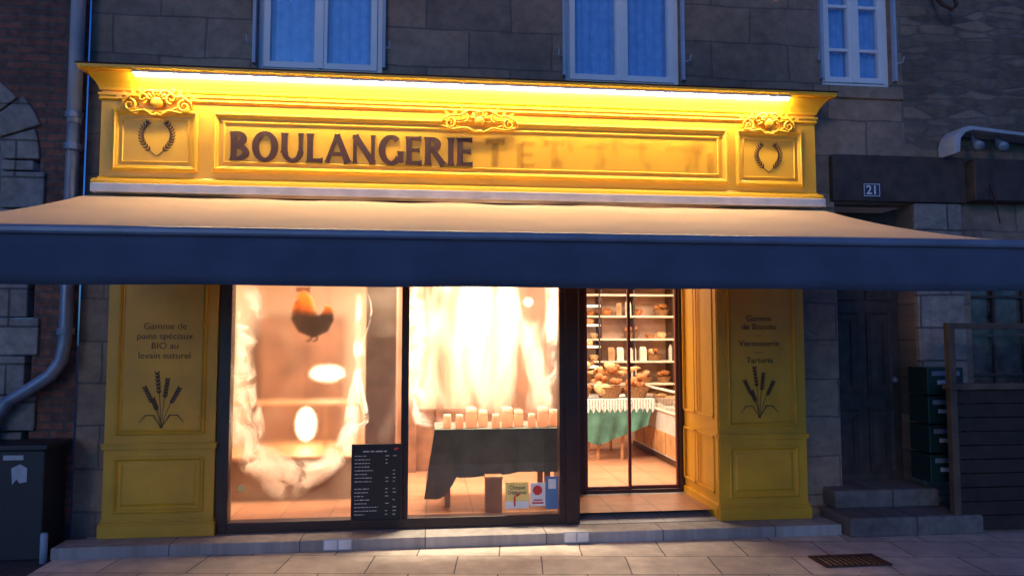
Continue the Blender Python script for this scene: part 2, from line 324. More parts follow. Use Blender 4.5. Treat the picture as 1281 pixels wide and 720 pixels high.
# ------------------------------------------------------------------ stone building
B=thing("stone_building","old granite town house with white windows above the bakery","building",(1,.4,0))
def wallmesh(X0,X1,Z0,Z1,y,ops,depth):
    xs=sorted({X0,X1}|{o[0] for o in ops}|{o[1] for o in ops}); zs=sorted({Z0,Z1}|{o[2] for o in ops}|{o[3] for o in ops})
    b=MB()
    for i in range(len(xs)-1):
        for j in range(len(zs)-1):
            cx=(xs[i]+xs[i+1])/2; cz=(zs[j]+zs[j+1])/2
            if any(o[0]<cx<o[1] and o[2]<cz<o[3] for o in ops): continue
            b.add([(xs[i],y,zs[j]),(xs[i+1],y,zs[j]),(xs[i+1],y,zs[j+1]),(xs[i],y,zs[j+1])],[(0,1,2,3)])
    for x0,x1,z0,z1 in ops:
        d=y+depth
        b.add([(x0,y,z0),(x1,y,z0),(x1,y,z1),(x0,y,z1),(x0,d,z0),(x1,d,z0),(x1,d,z1),(x0,d,z1)],[(0,1,5,4),(1,2,6,5),(2,3,7,6),(3,0,4,7)])
    return b
W=[(-1.46,-.41,3.96,5.9),(1.20,2.26,3.96,5.9),(3.62,4.31,4.03,5.7)]
ops=W+[(3.70,4.46,.0,2.93),(-2.52,3.32,0,2.90),(5.02,6.3,.95,2.45)]
obj("wall",wallmesh(-2.8,9,0,7.5,.22,ops,.28),M_stone,B)
for i,(x0,x1,z0,z1) in enumerate(W):
    b=MB()
    win=bpy.data.objects.new("window",None); COL.objects.link(win); win.parent=B; win.location=Vector(((x0+x1)/2,.3,z0))-B.location
    wl=Vector(((x0+x1)/2,.3,z0))
    def part(nm,mb,m,bev=0):
        o=obj(nm,mb,m,None,bevel=bev); o.parent=win; o.location=-wl; return o
    y=.30; c=(x0+x1)/2
    b.rectsweep(x0,x1,z0,z1,[(0,-.02),(0,.03),(.045,.03),(.045,-.02)],y)
    part("frame",b,M_white,.004)
    b=MB()
    for a0,a1 in ((x0+.047,c-.003),(c+.003,x1-.047)):
        b.rectsweep(a0,a1,z0+.047,z1-.047,[(0,-.01),(0,.045),(.05,.045),(.056,.03),(.056,-.01)],y)
        hs=[z0+.62,z0+1.22] if i!=2 else [z0+.36,z0+.78,z0+1.2]
        for h in hs:
            if i==2 or h>z0+.9: b.box(a0+.05,a1-.05,y-.036,y-.005,h-.014,h+.014)
    b.box(c-.022,c+.022,y-.055,y-.046,z0+.05,z1-.05)
    part("casement",b,M_white)
    b=MB(); b.add([(x0+.05,y-.01,z0+.05),(x1-.05,y-.01,z0+.05),(x1-.05,y-.01,z1-.05),(x0+.05,y-.01,z1-.05)],[(0,1,2,3)]); part("glass_pane",b,M_upglass)
    b=MB()
    N=60; vs=[];fs=[]
    for k in range(N+1):
        x=x0+(x1-x0)*k/N; yy=y+.035+.008*math.sin(k*1.3)+.006*math.sin(k*.47)
        vs+=[(x,yy,z0),(x,yy,z1)]
    for k in range(N): fs.append((2*k,2*k+2,2*k+3,2*k+1))
    b.add(vs,fs); part("curtain",b,M_curt)
    b=MB(); b.box(x0-.10,x1+.10,.19,.34,z0-.12,z0-.002); o=part("sill",b,M_stone,.01)
    for sx,xx in ((-1,x0),(1,x1)):
        b=MB()
        b.box(xx-.03 if sx<0 else xx+.004,xx-.004 if sx<0 else xx+.03,.17,.215,z0+.05,z1)
        b.tube([(xx+sx*.02,.19,z0+.22),(xx+sx*.07,.15,z0+.22),(xx+sx*.07,.13,z0+.27)],.007,6)
        part("shutter_edge",b,M_greyp)
D=bpy.data.objects.new("door",None); COL.objects.link(D); D.parent=B; D.location=Vector((4.08,.45,0.4))-B.location
def dpart(nm,mb,m,bev=0):
    o=obj(nm,mb,m,None,bevel=bev); o.parent=D; o.location=-Vector((4.08,.45,.4)); return o
b=MB(); b.box(3.72,4.44,.44,.49,.30,2.92)
for z0,z1 in ((.45,1.05),(1.15,1.95),(2.05,2.8)):
    for a,c in ((3.79,4.05),(4.11,4.37)): b.rectsweep(a,c,z0,z1,[(0,0),(.0,.02),(.02,.02),(.04,.005),(.1,.015)],.44)
dpart("door_leaf",b,M_dwood)
b=MB(); b.sphere((4.36,.40,1.3),(.03,.03,.03)); dpart("handle",b,M_bar)
b=MB(); b.box(3.66,4.98,.155,.235,2.94,3.37); obj("lintel",b,M_dwood,B,bevel=.012)
b=MB(); b.box(4.462,4.93,.17,.33,0.05,2.935); obj("pilaster",b,M_stone2,B,bevel=.015)
b=MB(); b.box(3.33,3.69,.19,.25,0.05,2.93); obj("quoin_pier",b,M_stone,B,bevel=.01)
b=MB(); b.rectsweep(5.02,6.3,.95,2.45,[(0,-.02),(0,.03),(.06,.03),(.06,-.02)],.33)
for xx in (5.33,5.64,5.96): b.box(xx-.014,xx+.014,.31,.335,1.0,2.4)
for zz in (1.35,1.72,2.08): b.box(5.08,6.24,.305,.33,zz-.012,zz+.012)
sw=obj("window_frame",b,M_dwood,B)
b=MB(); b.add([(5.02,.35,.95),(6.3,.35,.95),(6.3,.35,2.45),(5.02,.35,2.45)],[(0,1,2,3)]); obj("window_glass",b,mat("dark_window_glass",(.07,.065,.06),.08,var=.9,scale=7,spec=.9),B)

# brick house with arch
BB=thing("brick_house","dark old brick house with a granite arched doorway","building",(-4,.4,0))
cx,cz,ri,ro=-3.92,3.13,.50,.78
b=MB(); pts=[]
N=24
def brickwall(b,y):
    xr=-2.803
    b.add([(cx+ro,y,0),(xr,y,0),(xr,y,7.5),(cx+ro,y,7.5)],[(0,1,2,3)])
    b.add([(-9,y,0),(cx-ro,y,0),(cx-ro,y,7.5),(-9,y,7.5)],[(0,1,2,3)])
    for k in range(N):
        a0=math.pi*k/N;a1=math.pi*(k+1)/N
        x0,z0=cx+ro*math.cos(a0),cz+ro*math.sin(a0); x1,z1=cx+ro*math.cos(a1),cz+ro*math.sin(a1)
        b.add([(x0,y,z0),(x0,y,7.5),(x1,y,7.5),(x1,y,z1)],[(0,1,2,3)])
brickwall(b,.20); obj("wall",b,M_brick,BB)
b=MB(); ns=9
for k in range(ns):
    a0=math.pi*k/ns+.012;a1=math.pi*(k+1)/ns-.012; rr=ro+(.05 if k%2 else -.0)
    vs=[]
    for y in (.17,.5):
        for j in range(4):
            a=a0+(a1-a0)*j/3; vs+=[(cx+ri*math.cos(a),y,cz+ri*math.sin(a)),(cx+rr*math.cos(a),y,cz+rr*math.sin(a))]
    fs=[]
    for j in range(3):
        fs+=[(2*j,2*j+1,2*j+3,2*j+2),(2*j,2*j+2,2*j+10,2*j+8),(2*j+1,2*j+9,2*j+11,2*j+3)]
    fs+=[(0,8,9,1),(6,7,15,14)]
    b.add(vs,fs)
z=.05;k=0
while z<cz-.02:
    h=min(.28+.06*random.random(),cz-z); e=.05 if k%2 else -.04
    b.box(cx+ri,cx+ro+e,.17,.5,z+.006,z+h-.006); b.box(cx-ro-e,cx-ri,.17,.5,z+.006,z+h-.006); z+=h;k+=1
obj("stone_arch",b,M_stone2,BB,bevel=.01)
b=MB(); b.add([(cx-ri,.45,0),(cx+ri,.45,0)]+[(cx+ri*math.cos(math.pi*k/12),.45,cz+ri*math.sin(math.pi*k/12)) for k in range(13)],[tuple(range(15))])
obj("door",b,mat("blue_black_door",(.05,.06,.09),.4),BB)

# ------------------------------------------------------------------ drainpipe
P=thing("drain_pipe","grey drainpipe bending away at its foot on the brick wall","pipe",(-2.85,.1,1.5))
b=MB(); px=-2.83
b.tube([(px-.02,.10,7.4),(px-.02,.10,3.42)],.055,14); obj("upper_pipe",b,M_greyp,P,smooth=True)
b=MB(); b.tube([(px-.02,.10,3.43),(px-.02,.10,1.68),(px-.04,.10,1.52),(px-.12,.10,1.40),(px-.26,.10,1.30),(px-.42,.10,1.20),(px-.52,.10,1.06),(px-.56,.10,.85),(px-.56,.10,.06)],.05,14); obj("lower_pipe",b,M_zinc,P,smooth=True)
for z in (5.2,3.46,3.2,2.4,1.72):
    b=MB(); b.tube([(px-.02,.10,z),(px-.02,.10,z+.05)],.066,14); b.box(px-.035,px-.005,.10,.22,z+.01,z+.04)
    obj("collar",b,M_zinc,P)
C=thing("utility_cabinet","dark utility cabinet with a white sticker against the wall","cabinet",(-3.3,0,.055))
b=MB(); b.box(-3.95,-2.83,-.18,.16,.056,.86); obj("body",b,M_cab,C,bevel=.01)
b=MB(); b.box(-3.98,-2.80,-.21,.17,.861,.90); obj("lid",b,M_cab,C,bevel=.008)
b=MB(); b.box(-3.12,-2.98,-.184,-.181,.79,.825); obj("label_sticker",b,M_paper,C)
b=MB(); b.add([(-3.05,-.184,.61),(-3.02,-.184,.65),(-3.0,-.184,.62),(-2.95,-.184,.63),(-2.95,-.184,.73),(-3.0,-.184,.76),(-3.06,-.184,.73)],[tuple(range(7))]); obj("paper_notice",b,M_paper,C)
b=MB(); b.lathe([(.025,0),(.025,.2),(.02,.215)],(-2.78,-.25,.055),12); tag(obj("ground_stub_pipe",b,M_greyp,None,smooth=True),"short pale plastic pipe stub standing by the step","pipe")

# ------------------------------------------------------------------ step
b=MB(); b.box(-2.74,3.42,-.24,.0,.066,.155); o=obj("shop_step",b,M_step,None,bevel=.008); tag(o,"long low granite step along the bakery front","step")
b=MB(); b.box(-2.60,3.40,.002,.05,.06,.157)
b.add([(1.272,.05,.157),(2.478,.05,.157),(2.478,.95,.225),(1.272,.95,.225)],[(0,1,2,3)]); e=obj("entrance_floor",b,M_entr); e["kind"]="structure"
for i,(x0,x1) in enumerate(((-.78,-.56),(1.08,1.29))):
    S=thing("kerb_socket_box","small white double socket box set into the step","socket box",((x0+x1)/2,-.25,.1),"socket boxes in the step")
    b=MB(); b.box(x0,x1,-.252,-.2405,.078,.164); obj("cover",b,M_paper,S,bevel=.003)
    m=(x0+x1)/2
    for a,c in ((x0+.01,m-.006),(m+.006,x1-.01)):
        b=MB(); b.box(a,c,-.258,-.2525,.086,.156); obj("flap",b,M_chalk,S,bevel=.003)
G=thing("door_steps","worn granite steps in front of the old house door","steps",(3.9,0,.07))
b=MB(); b.box(3.44,4.62,-.34,.14,.066,.225); obj("lower_step",b,M_stepdark,G,bevel=.02)
b=MB(); b.box(3.50,4.46,-.02,.44,.226,.38); obj("upper_step",b,M_stepdark,G,bevel=.02)
b=MB(); b.rectsweep(0,.5,0,.26,[(0,0),(0,.012),(.02,.012),(.02,0)],0)
for k in range(11): b.box(.03+k*.042,.045+k*.042,-.011,-.001,.02,.24)
b.v=[(x+2.82,z-1.06,.072-y) for x,y,z in b.v]; tag(obj("drain_grate",b,M_rust),"rusty iron drain grate set in the pavement","grate")

# ------------------------------------------------------------------ SHOPFRONT
S=thing("bakery_shopfront","yellow wooden bakery shopfront with gilded mouldings and lit fascia","shopfront",(.4,0,.155))
b=MB(); b.box(-2.60,3.41,0,.219,2.905,3.70)
b.pathsweep(-2.6,3.41,[(0,2.905),(.035,2.905),(.045,2.925),(.04,2.945),(.015,2.955),(0,2.975)],.219)
b.pathsweep(-2.6,3.41,[(0,3.585),(.012,3.59),(.018,3.60),(.012,3.61),(.012,3.62),(.022,3.63),(.022,3.645),(0,3.65)],.219)
obj("fascia",b,M_yel,S)
b=MB(); b.pathsweep(-2.6,3.41,[(0,3.665),(.015,3.67),(.02,3.69),(.035,3.72),(.06,3.755),(.085,3.79),(.095,3.79),(.095,3.80),(.13,3.80),(.14,3.815),(.14,3.835),(-.1,3.86)],.219)
obj("cornice",b,M_yel,S)
b=MB(); b.pathsweep(-2.6,3.41,[(.147,3.836),(.15,3.845),(-.1,3.868)],.219); obj("lead_flashing",b,M_dark,S)
pf=[(0,0),(.0,.012),(.008,.02),(.022,.024),(.03,.014),(.038,.012),(.046,.006),(.05,0)]
b=MB(); b.rectsweep(-1.74,2.60,3.03,3.52,pf,0); b.rectsweep(-1.66,2.52,3.10,3.45,[(0,0),(0,.008),(.012,.01),(.02,.002),(.02,0)],0); obj("sign_panel_moulding",b,M_yel,S)
for x0,x1 in ((-2.51,-1.85),(2.67,3.29)):
    b=MB(); b.rectsweep(x0,x1,3.02,3.52,pf,0); b.rectsweep(x0+.07,x1-.07,3.09,3.45,[(0,0),(0,.006),(.01,.008),(.016,0)],0); obj("side_panel_moulding",b,M_yel,S)
def scroll(b,x,z,r,dirn,y,turns=1.4,start=0,t0=.02):
    pts=[];rd=[]
    K=26
    for k in range(K):
        t=k/(K-1); a=start+dirn*t*turns*2*math.pi; q=r*(1-t*.8)
        pts.append((x+q*math.cos(a),y,z+q*math.sin(a))); rd.append(t0*(1-.5*t))
    b.tube(pts,rd,7)
def ornament(cx,cz,w,h):
    b=MB(); y=-.030
    for s in (-1,1):
        scroll(b,cx+s*w*.40,cz-h*.12,h*.22,s,y,1.4,math.pi/2,h*.055)
        scroll(b,cx+s*w*.21,cz+h*.14,h*.20,-s,y,1.3,-math.pi/2,h*.05)
        scroll(b,cx+s*w*.30,cz-h*.30,h*.13,-s,y,1.2,math.pi,h*.04)
        b.tube([(cx+s*w*.52,y,cz-h*.25),(cx+s*w*.50,y,cz+h*.02),(cx+s*w*.38,y,cz+h*.22),(cx+s*w*.27,y,cz+h*.20),(cx+s*w*.14,y,cz+h*.42),(cx,y-.005,cz+h*.36)],[.004,.010,.012,.009,.013,.014],7)
        b.tube([(cx+s*w*.50,y,cz-h*.22),(cx+s*w*.36,y,cz-h*.36),(cx+s*w*.18,y,cz-h*.28),(cx+s*w*.06,y,cz-h*.46),(cx,y,cz-h*.40)],[.005,.010,.011,.010,.012],7)
        for k in range(4): b.leaf(cx+s*w*(.22+.09*k),cz+h*(.28-.06*k),math.pi/2-s*(.3+.25*k),h*.30,h*.13,y-.008-.001*k)
    b.sphere((cx,y-.002,cz),(h*.22,.018,h*.20))
    for k in range(7):
        a=math.pi*(.08+.84*k/6); b.tube([(cx+h*.16*math.cos(a),y-.010,cz+h*.05+h*.12*math.sin(a)),(cx+h*.36*math.cos(a),y-.004,cz+h*.05+h*.40*math.sin(a))],[.006,.011],6)
    return obj("carved_ornament",b,M_gold,S,smooth=True)
ornament(-2.17,3.575,.52,.23); ornament(2.97,3.575,.46,.21); ornament(.42,3.51,.62,.21)
def laurel(cx,cz,h,s):
    b=MB()
    for sd in (-1,1):
        y=-.003-.001*(sd+1)
        pts=[]
        for k in range(13):
            t=k/12; pts.append((cx+sd*(-.045+s*1.2*math.sin(.30+t*1.95)),cz-h/2+h*.92*(t**1.0)))
        b.ribbon(pts,[.004]*13,0,y)
        for k in range(2,13):
            dx=pts[k][0]-pts[k-1][0]; dz=pts[k][1]-pts[k-1][1]; a=math.atan2(dz,dx)
            for q in (.66,-.66): b.leaf(pts[k][0],pts[k][1],a+q,.042,.0125,y-.0012-.0002*k)
        b.leaf(pts[-1][0],pts[-1][1],a,.040,.012,y-.005)
    return obj("laurel_emblem",b,M_fine,S)
laurel(-2.17,3.285,.28,.135); laurel(2.97,3.27,.25,.125)
LY=[-.006]
def L3(b,pts,ws): LY[0]-=.00015; b.ribbon(pts,ws,0.0,-.010+LY[0]+.006)
def arc(cx,cz,rx,rz,a0,a1,tx,tz,n=22):
    pts=[];ws=[]
    for k in range(n+1):
        a=a0+(a1-a0)*k/n; pts.append((cx+(rx-tx/2)*math.cos(a),cz+(rz-tz/2)*math.sin(a))); ws.append(tz+(tx-tz)*abs(math.cos(a)))
    return pts,ws
def lettering(word,x0,z0,H,total,name,m,zs=None):
    wd=dict(B=.68,O=.92,U=.84,L=.58,A=.88,N=.88,G=.90,E=.60,R=.76,I=.26,T=.7)
    gap=.10; tot=sum(wd[c] for c in word)+gap*(len(word)-1); sx=total/tot
    b=MB(); x=x0; ST=.205;TH=.122
    def stem(xc,za=0,zb=1,w=ST):
        L3(b,[(x+xc*sx,z0+H*(za+(zb-za)*t)) for t in (0,.06,.18,.5,.82,.94,1)],[w*H*k for k in (1.4,1.1,1,.95,1,1.1,1.4)])
    def bar(xa,xb,zc,w=TH,fl=1.8):
        L3(b,[(x+(xa+(xb-xa)*t)*sx,z0+H*zc) for t in (0,.6,.88,1)],[w*H*k for k in (1,1,1.2,fl)])
    def diag(a,c,w0,w1):
        L3(b,[(x+(a[0]+(c[0]-a[0])*t)*sx,z0+H*(a[1]+(c[1]-a[1])*t)) for t in (0,.08,.5,.92,1)],[w0*H*1.25,w0*H,(w0+w1)/2*H,w1*H,w1*H*1.25])
    def arcb(xc,zc,rx,rz,a0,a1,tx=.22,tz=.12):
        p,w_=arc(x+xc*sx,z0+H*zc,rx*sx,rz*H,a0,a1,tx*H,tz*H); L3(b,p,w_)
    for c in word:
        W_=wd[c]; h=math.pi/2
        if c=='B':
            stem(.12); arcb(.22,.76,.36,.24,-h,h); arcb(.22,.27,.45,.27,-h,h); bar(.1,.24,.94,fl=1);bar(.1,.24,.06,fl=1);bar(.1,.24,.53,fl=1)
        if c=='O': arcb(.46,.5,.47,.53,0,2*math.pi,.235,.125)
        if c=='U': stem(.13,.3,1); stem(.72,.3,1,.15); arcb(.425,.36,.385,.39,-math.pi,0,.19,.13)
        if c=='L': stem(.12); bar(.1,.58,.06)
        if c=='A': diag((.06,0),(.42,1),.14,.13); diag((.82,0),(.42,1),.23,.18); bar(.2,.68,.30,fl=1)
        if c=='N': stem(.10,0,1,.13); diag((.10,.98),(.76,.02),.21,.21); stem(.76,0,1,.13)
        if c=='G': arcb(.46,.5,.47,.53,R(48),R(325),.235,.125); stem(.80,0.05,.46,.19)
        if c=='E': stem(.12); bar(.1,.58,.94); bar(.1,.53,.52,fl=1.7); bar(.1,.60,.06)
        if c=='R': stem(.12); arcb(.22,.74,.40,.26,-h,h); bar(.1,.24,.94,fl=1); bar(.1,.26,.5,fl=1); diag((.34,.5),(.72,.0),.17,.22)
        if c=='I': stem(.13)
        x+=(W_+gap)*sx
    return obj(name,b,m,S)
lettering("BOULANGERIE",-1.60,3.130,.235,1.965,"shop_lettering",M_brown)
def smear(name,amax,lo,hi,sc,zs,col):
    m,n,l,b=new(name); b.inputs["Base Color"].default_value=col+(1,); b.inputs["Roughness"].default_value=.6
    o=n["Material Output"]; tp=n.new("ShaderNodeBsdfTransparent"); mx=n.new("ShaderNodeMixShader"); tc=n.new("ShaderNodeTexCoord"); mp=n.new("ShaderNodeMapping"); mp.inputs["Scale"].default_value=(1,1,zs); l.new(tc.outputs["Object"],mp.inputs[0])
    nz=n.new("ShaderNodeTexNoise"); nz.inputs["Scale"].default_value=sc; nz.inputs["Detail"].default_value=2; l.new(mp.outputs[0],nz.inputs["Vector"]); mr=n.new("ShaderNodeMapRange"); mr.interpolation_type='SMOOTHSTEP'; mr.inputs[1].default_value=lo; mr.inputs[2].default_value=hi; mr.inputs[3].default_value=0; mr.inputs[4].default_value=amax; l.new(nz.outputs["Fac"],mr.inputs[0])
    at=n.new("ShaderNodeAttribute"); at.attribute_name="thick"; mu=n.new("ShaderNodeMath"); mu.operation='MULTIPLY'; l.new(at.outputs["Fac"],mu.inputs[0]); l.new(mr.outputs[0],mu.inputs[1])
    l.new(mu.outputs[0],mx.inputs[0]); l.new(tp.outputs[0],mx.inputs[1]); l.new(b.outputs[0],mx.inputs[2]); l.new(mx.outputs[0],o.inputs[0]); return m
def thick(o,vals):
    a=o.data.attributes.new("thick",'FLOAT','POINT')
    for i,v in enumerate(vals): a.data[i].value=v
def softpatch(b,vals,x0,x1,z0,z1,y,e,pk=1.0):
    xs=[x0-e,x0,x1,x1+e]; zs=[z0-e,z0,z1,z1+e]; vs=[];fs=[]
    for j,zz_ in enumerate(zs):
        for i,xx in enumerate(xs): vs.append((xx,y,zz_)); vals.append(pk if (i in (1,2) and j in (1,2)) else 0)
    for j in range(3):
        for i in range(3): a=j*4+i; fs.append((a,a+1,a+5,a+4))
    b.add(vs,fs)
b=MB(); vals=[]; q=0
for (x,z,w_,h,pk) in ((.555,3.345,.14,.02,.7),(.555,3.23,.03,.17,.7),(.77,3.235,.03,.18,.6),(.835,3.335,.09,.015,.5),(.83,3.24,.07,.01,.4),(.835,3.15,.09,.015,.5),(1.06,3.345,.15,.02,.5),(1.06,3.23,.03,.16,.4),(1.42,3.33,.20,.02,.3),(1.78,3.34,.25,.02,.25),(2.2,3.33,.3,.02,.25),(2.44,3.2,.03,.18,.45)):
    q+=1; softpatch(b,vals,x-w_/2,x+w_/2,z-h/2,z+h/2,-.0015-.0003*q,.024,pk)
thick(obj("faded_lettering",b,smear("smeared_lettering",.75,.2,.5,7,.5,(.50,.24,.012)),S),vals)
b=MB(); vals=[]; softpatch(b,vals,.6,2.35,3.17,3.36,-.0012,.08,1)
thick(obj("worn_paint_patch",b,smear("worn_paint",.55,.45,.75,5,.4,(.60,.30,.02)),S),vals)
b=MB(); b.tube([(-2.31,-.112,3.768),(3.11,-.112,3.768)],.011,8); obj("strip_lamp",b,M_led,S)
b=MB(); b.box(-2.33,3.13,-.126,-.098,3.781,3.799); obj("strip_lamp_housing",b,M_strip,S)
def pilaster(x0,x1,nm):
    b=MB(); b.box(x0,x1,.0,.30,.157,2.904)
    b.rectsweep(x0+.08,x1-.08,.94,2.8,[(0,0),(0,.012),(.012,.018),(.024,.008),(.03,.0),(.032,-.0)],0)
    b.rectsweep(x0+.11,x1-.11,.97,2.77,[(0,0),(0,.005),(.012,.006),(.012,0)],0)
    b.rectsweep(x0+.08,x1-.08,.34,.77,[(0,0),(0,.012),(.012,.018),(.024,.008),(.032,0)],0)
    b.rectsweep(x0+.13,x1-.13,.39,.72,[(0,0),(0.02,.010),(.03,.010)],0)
    b.add([(x0+.16,-.010,.42),(x1-.16,-.010,.42),(x1-.16,-.010,.69),(x0+.16,-.010,.69)],[(0,1,2,3)])
    for o,z0,z1 in ((.02,.83,.862),(.03,.862,.875),(.03,.158,.255),(.02,.255,.272),(.01,.272,.29)):
        b.box(x0-o*.6,x1+o*.6,-o,.05,z0,z1)
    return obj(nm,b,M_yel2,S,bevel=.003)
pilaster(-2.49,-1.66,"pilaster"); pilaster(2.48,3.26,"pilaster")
b=MB(); b.box(2.484,2.60,.301,.95,.18,2.9); b.box(2.47,2.4835,.02,.30,.27,2.9)
b.box(2.466,2.483,.03,.9,.16,.28)
for (y0,y1,z0,z1) in ((.10,.50,1.0,2.7),(.10,.50,.36,.85),(.55,.86,1.0,2.7),(.55,.86,.36,.85)):
    for (a0,a1,c0,c1) in ((y0,y1,z0,z0+.02),(y0,y1,z1-.02,z1),(y0,y0+.02,z0,z1),(y1-.02,y1,z0,z1)): b.box(2.462,2.47,a0,a1,c0,c1)
obj("doorway_panelling",b,M_yel,S,bevel=.002)
b=MB()
b.box(-1.656,-1.56,.02,.14,.158,2.9); b.box(1.10,1.27,.02,.14,.158,2.9); b.box(-.21,-.15,.03,.12,.24,2.8)
b.box(-1.56,1.10,.02,.14,.158,.24); b.box(-1.56,1.10,.03,.13,2.80,2.9); b.box(1.15,1.26,-.0,.019,.16,2.9)
obj("window_frame",b,M_dark,S,bevel=.004)
b=MB(); b.box(1.20,1.265,.141,.90,.18,2.9); obj("partition",b,M_dark,S)
b=MB(); b.box(-1.56,-.21,.07,.078,.24,2.8); obj("glass_pane",b,M_mist1,S,label="misted shop window pane")
b=MB(); b.box(-.15,1.10,.07,.078,.24,2.8); obj("glass_pane",b,M_mist2,S,label="shop window pane misted in its upper part")
DD=bpy.data.objects.new("sliding_door",None); COL.objects.link(DD); DD.parent=S; dl=Vector((1.9,.9,.2)); DD.location=dl-S.location
def dp(nm,mb,m,bev=0):
    o=obj(nm,mb,m,None,bevel=bev); o.parent=DD; o.location=-dl; return o
b=MB(); b.box(1.27,1.50,.88,.95,.21,2.9); b.box(2.44,2.484,.88,.95,.21,2.9); b.box(1.50,2.44,.88,.95,2.75,2.9)
b.box(1.50,2.44,.87,.95,.215,.25)
dp("frame",b,M_dark,.003)
for a,c,y in ((1.50,1.955,.90),(1.935,2.44,.93)):
    b=MB(); b.rectsweep(a,c,.25,2.75,[(0,-.015),(0,.015),(.028,.015),(.028,-.015)],y); dp("door_leaf",b,M_red,.002)
b=MB(); b.add([(1.52,.9,.27),(2.42,.9,.27),(2.42,.9,2.73),(1.52,.9,2.73)],[(0,1,2,3)]); dp("glass",b,M_glass)
for k,s in enumerate(("Gamme de","pains spéciaux","BIO au","levain naturel")): text("slogan_lettering",s,.074,-2.06,1.785-.077*k,-.002,M_fine,S,offset=-.0006)
for k,s in enumerate(("Gamme","de Biscuits","—","Viennoiserie","—","Tarterie")): text("slogan_lettering",s,.073,2.85,1.86-.072*k,-.002,M_fine,S)
def wheat(cx,z0,h):
    b=MB(); q=0
    for dx,lean,hh in ((-.03,-.20,.72),(-.01,-.06,.98),(.01,.06,.86),(.03,.20,.70),(0,-.13,.50)):
        top=(cx+dx+lean*h*1.1,z0+hh*h); pts=[(cx+dx*.3+(top[0]-cx-dx*.3)*t**1.6,z0+(top[1]-z0)*t) for t in [i/8 for i in range(9)]]
        q+=1; b.ribbon(pts,[.0035]*9,0,-.002-.0003*q)
        dirn=math.atan2(pts[-1][1]-pts[-3][1],pts[-1][0]-pts[-3][0])
        for k in range(6):
            t=1-.42*k/6; px_=pts[4][0]+(pts[8][0]-pts[4][0])*(t-.5)*2; pz=pts[4][1]+(pts[8][1]-pts[4][1])*(t-.5)*2
            for s_ in (.5,-.5):
                b.leaf(px_,pz,dirn+s_,.038,.0145,-.0042-.0002*k-.0001*q)
    for s_ in (-1,1):
        b.ribbon([(cx,z0),(cx+s_*.06,z0+.10),(cx+s_*.12,z0+.10),(cx+s_*.17,z0+.04)],[.003,.010,.009,.002],0,-.003-.0004*(s_+1))
    return obj("wheat_emblem",b,M_fine,S)
wheat(-2.07,.99,.42); wheat(2.84,1.01,.42)

# ------------------------------------------------------------------ AWNING
A=thing("awning","beige canvas awning with a grey front valance over the shop","awning",(.4,-.1,2.8))
X0,X1=-2.66,3.40
b=MB(); b.box(-2.60,3.41,-.155,-.001,2.822,2.892); obj("cassette_cover",b,M_strip,A,bevel=.006)
b=MB(); b.tube([(-2.55,-.08,2.76),(3.36,-.08,2.76)],.038,12); obj("roller_tube",b,M_bar,A,smooth=True)
b=MB(); nx,ny=60,14; vs=[];fs=[]
for i in range(nx+1):
    x=X0+(X1-X0)*i/nx
    for j in range(ny+1):
        t=j/ny; y=-.10-(2.4-.10)*t; z=2.80-(2.80-2.215)*t-.035*math.sin(math.pi*t)+.006*math.sin(x*5+t*2)*math.sin(math.pi*t)+.014*max(0,1-t*6)*(noise.noise(Vector((x*2.5,0,0))))
        vs.append((x,y,z))
for i in range(nx):
    for j in range(ny):
        a=i*(ny+1)+j; fs.append((a,a+1,a+ny+2,a+ny+1))
b.add(vs,fs); obj("canvas",b,M_canvas,A,smooth=True)
b=MB(); b.box(X0,X1,-2.45,-2.39,2.185,2.232); obj("front_bar",b,M_bar,A,bevel=.015)
b=MB(); vs=[];fs=[]; nx=160
for i in range(nx+1):
    x=X0+(X1-X0)*i/nx
    for j in range(5):
        t=j/4; vs.append((x,-2.43+t*.012*math.sin(x*3.1)+t*.006*math.sin(x*9),2.187-.237*t+(.003*math.sin(x*4.3)+.002*noise.noise(Vector((x*3,0,0))) if j==4 else 0)))
for i in range(nx):
    for j in range(4):
        a=i*5+j; fs.append((a,a+1,a+6,a+5))
b.add(vs,fs); o=obj("valance",b,M_val,A,smooth=True); sm=o.modifiers.new("s","SOLIDIFY"); sm.thickness=.003
for x,s in ((-2.2,1),(2.95,-1)):
    b=MB(); b.tube([(x,-.14,2.70),(x+s*.75,-1.25,2.40),(x,-2.38,2.19)],.022,8); obj("folding_arm",b,M_bar,A,smooth=True)

# ------------------------------------------------------------------ INTERIOR
I=thing("shop_room","warmly lit cream bakery sales room seen through the glass","room",(1,3,.2))
z0,z1=.215,2.88
b=MB(); b.add([(-2.45,.145,z0),(4.3,.145,z0),(4.3,5,z0),(-2.45,5,z0)],[(0,1,2,3)]); fl=obj("floor",b,M_ifloor,I)
b=MB(); b.add([(-2.45,.145,z1),(4.3,.145,z1),(4.3,5,z1),(-2.45,5,z1)],[(0,1,2,3)]); obj("ceiling",b,M_ceil,I)
b=MB()
b.box(-2.5,-2.45,.302,5,0,2.9); b.box(4.3,4.35,.5,5,0,2.9); b.box(-2.5,4.35,5,5.05,0,2.9); b.box(2.61,4.3,.955,1.0,0,2.9)
obj("wall",b,M_wallin,I)
b=MB(); b.box(-.54,-.27,.5,.7,.216,2.879); obj("post",b,M_pinkwood,I,bevel=.01)
def arealight(x,y,sx,sy,p):
    ld=bpy.data.lights.new("ceiling_light","AREA"); ld.shape='RECTANGLE'; ld.size=sx; ld.size_y=sy; ld.energy=p; ld.color=(1,.80,.58)
    o=bpy.data.objects.new("ceiling_light",ld); COL.objects.link(o); o.location=(x,y,2.80)
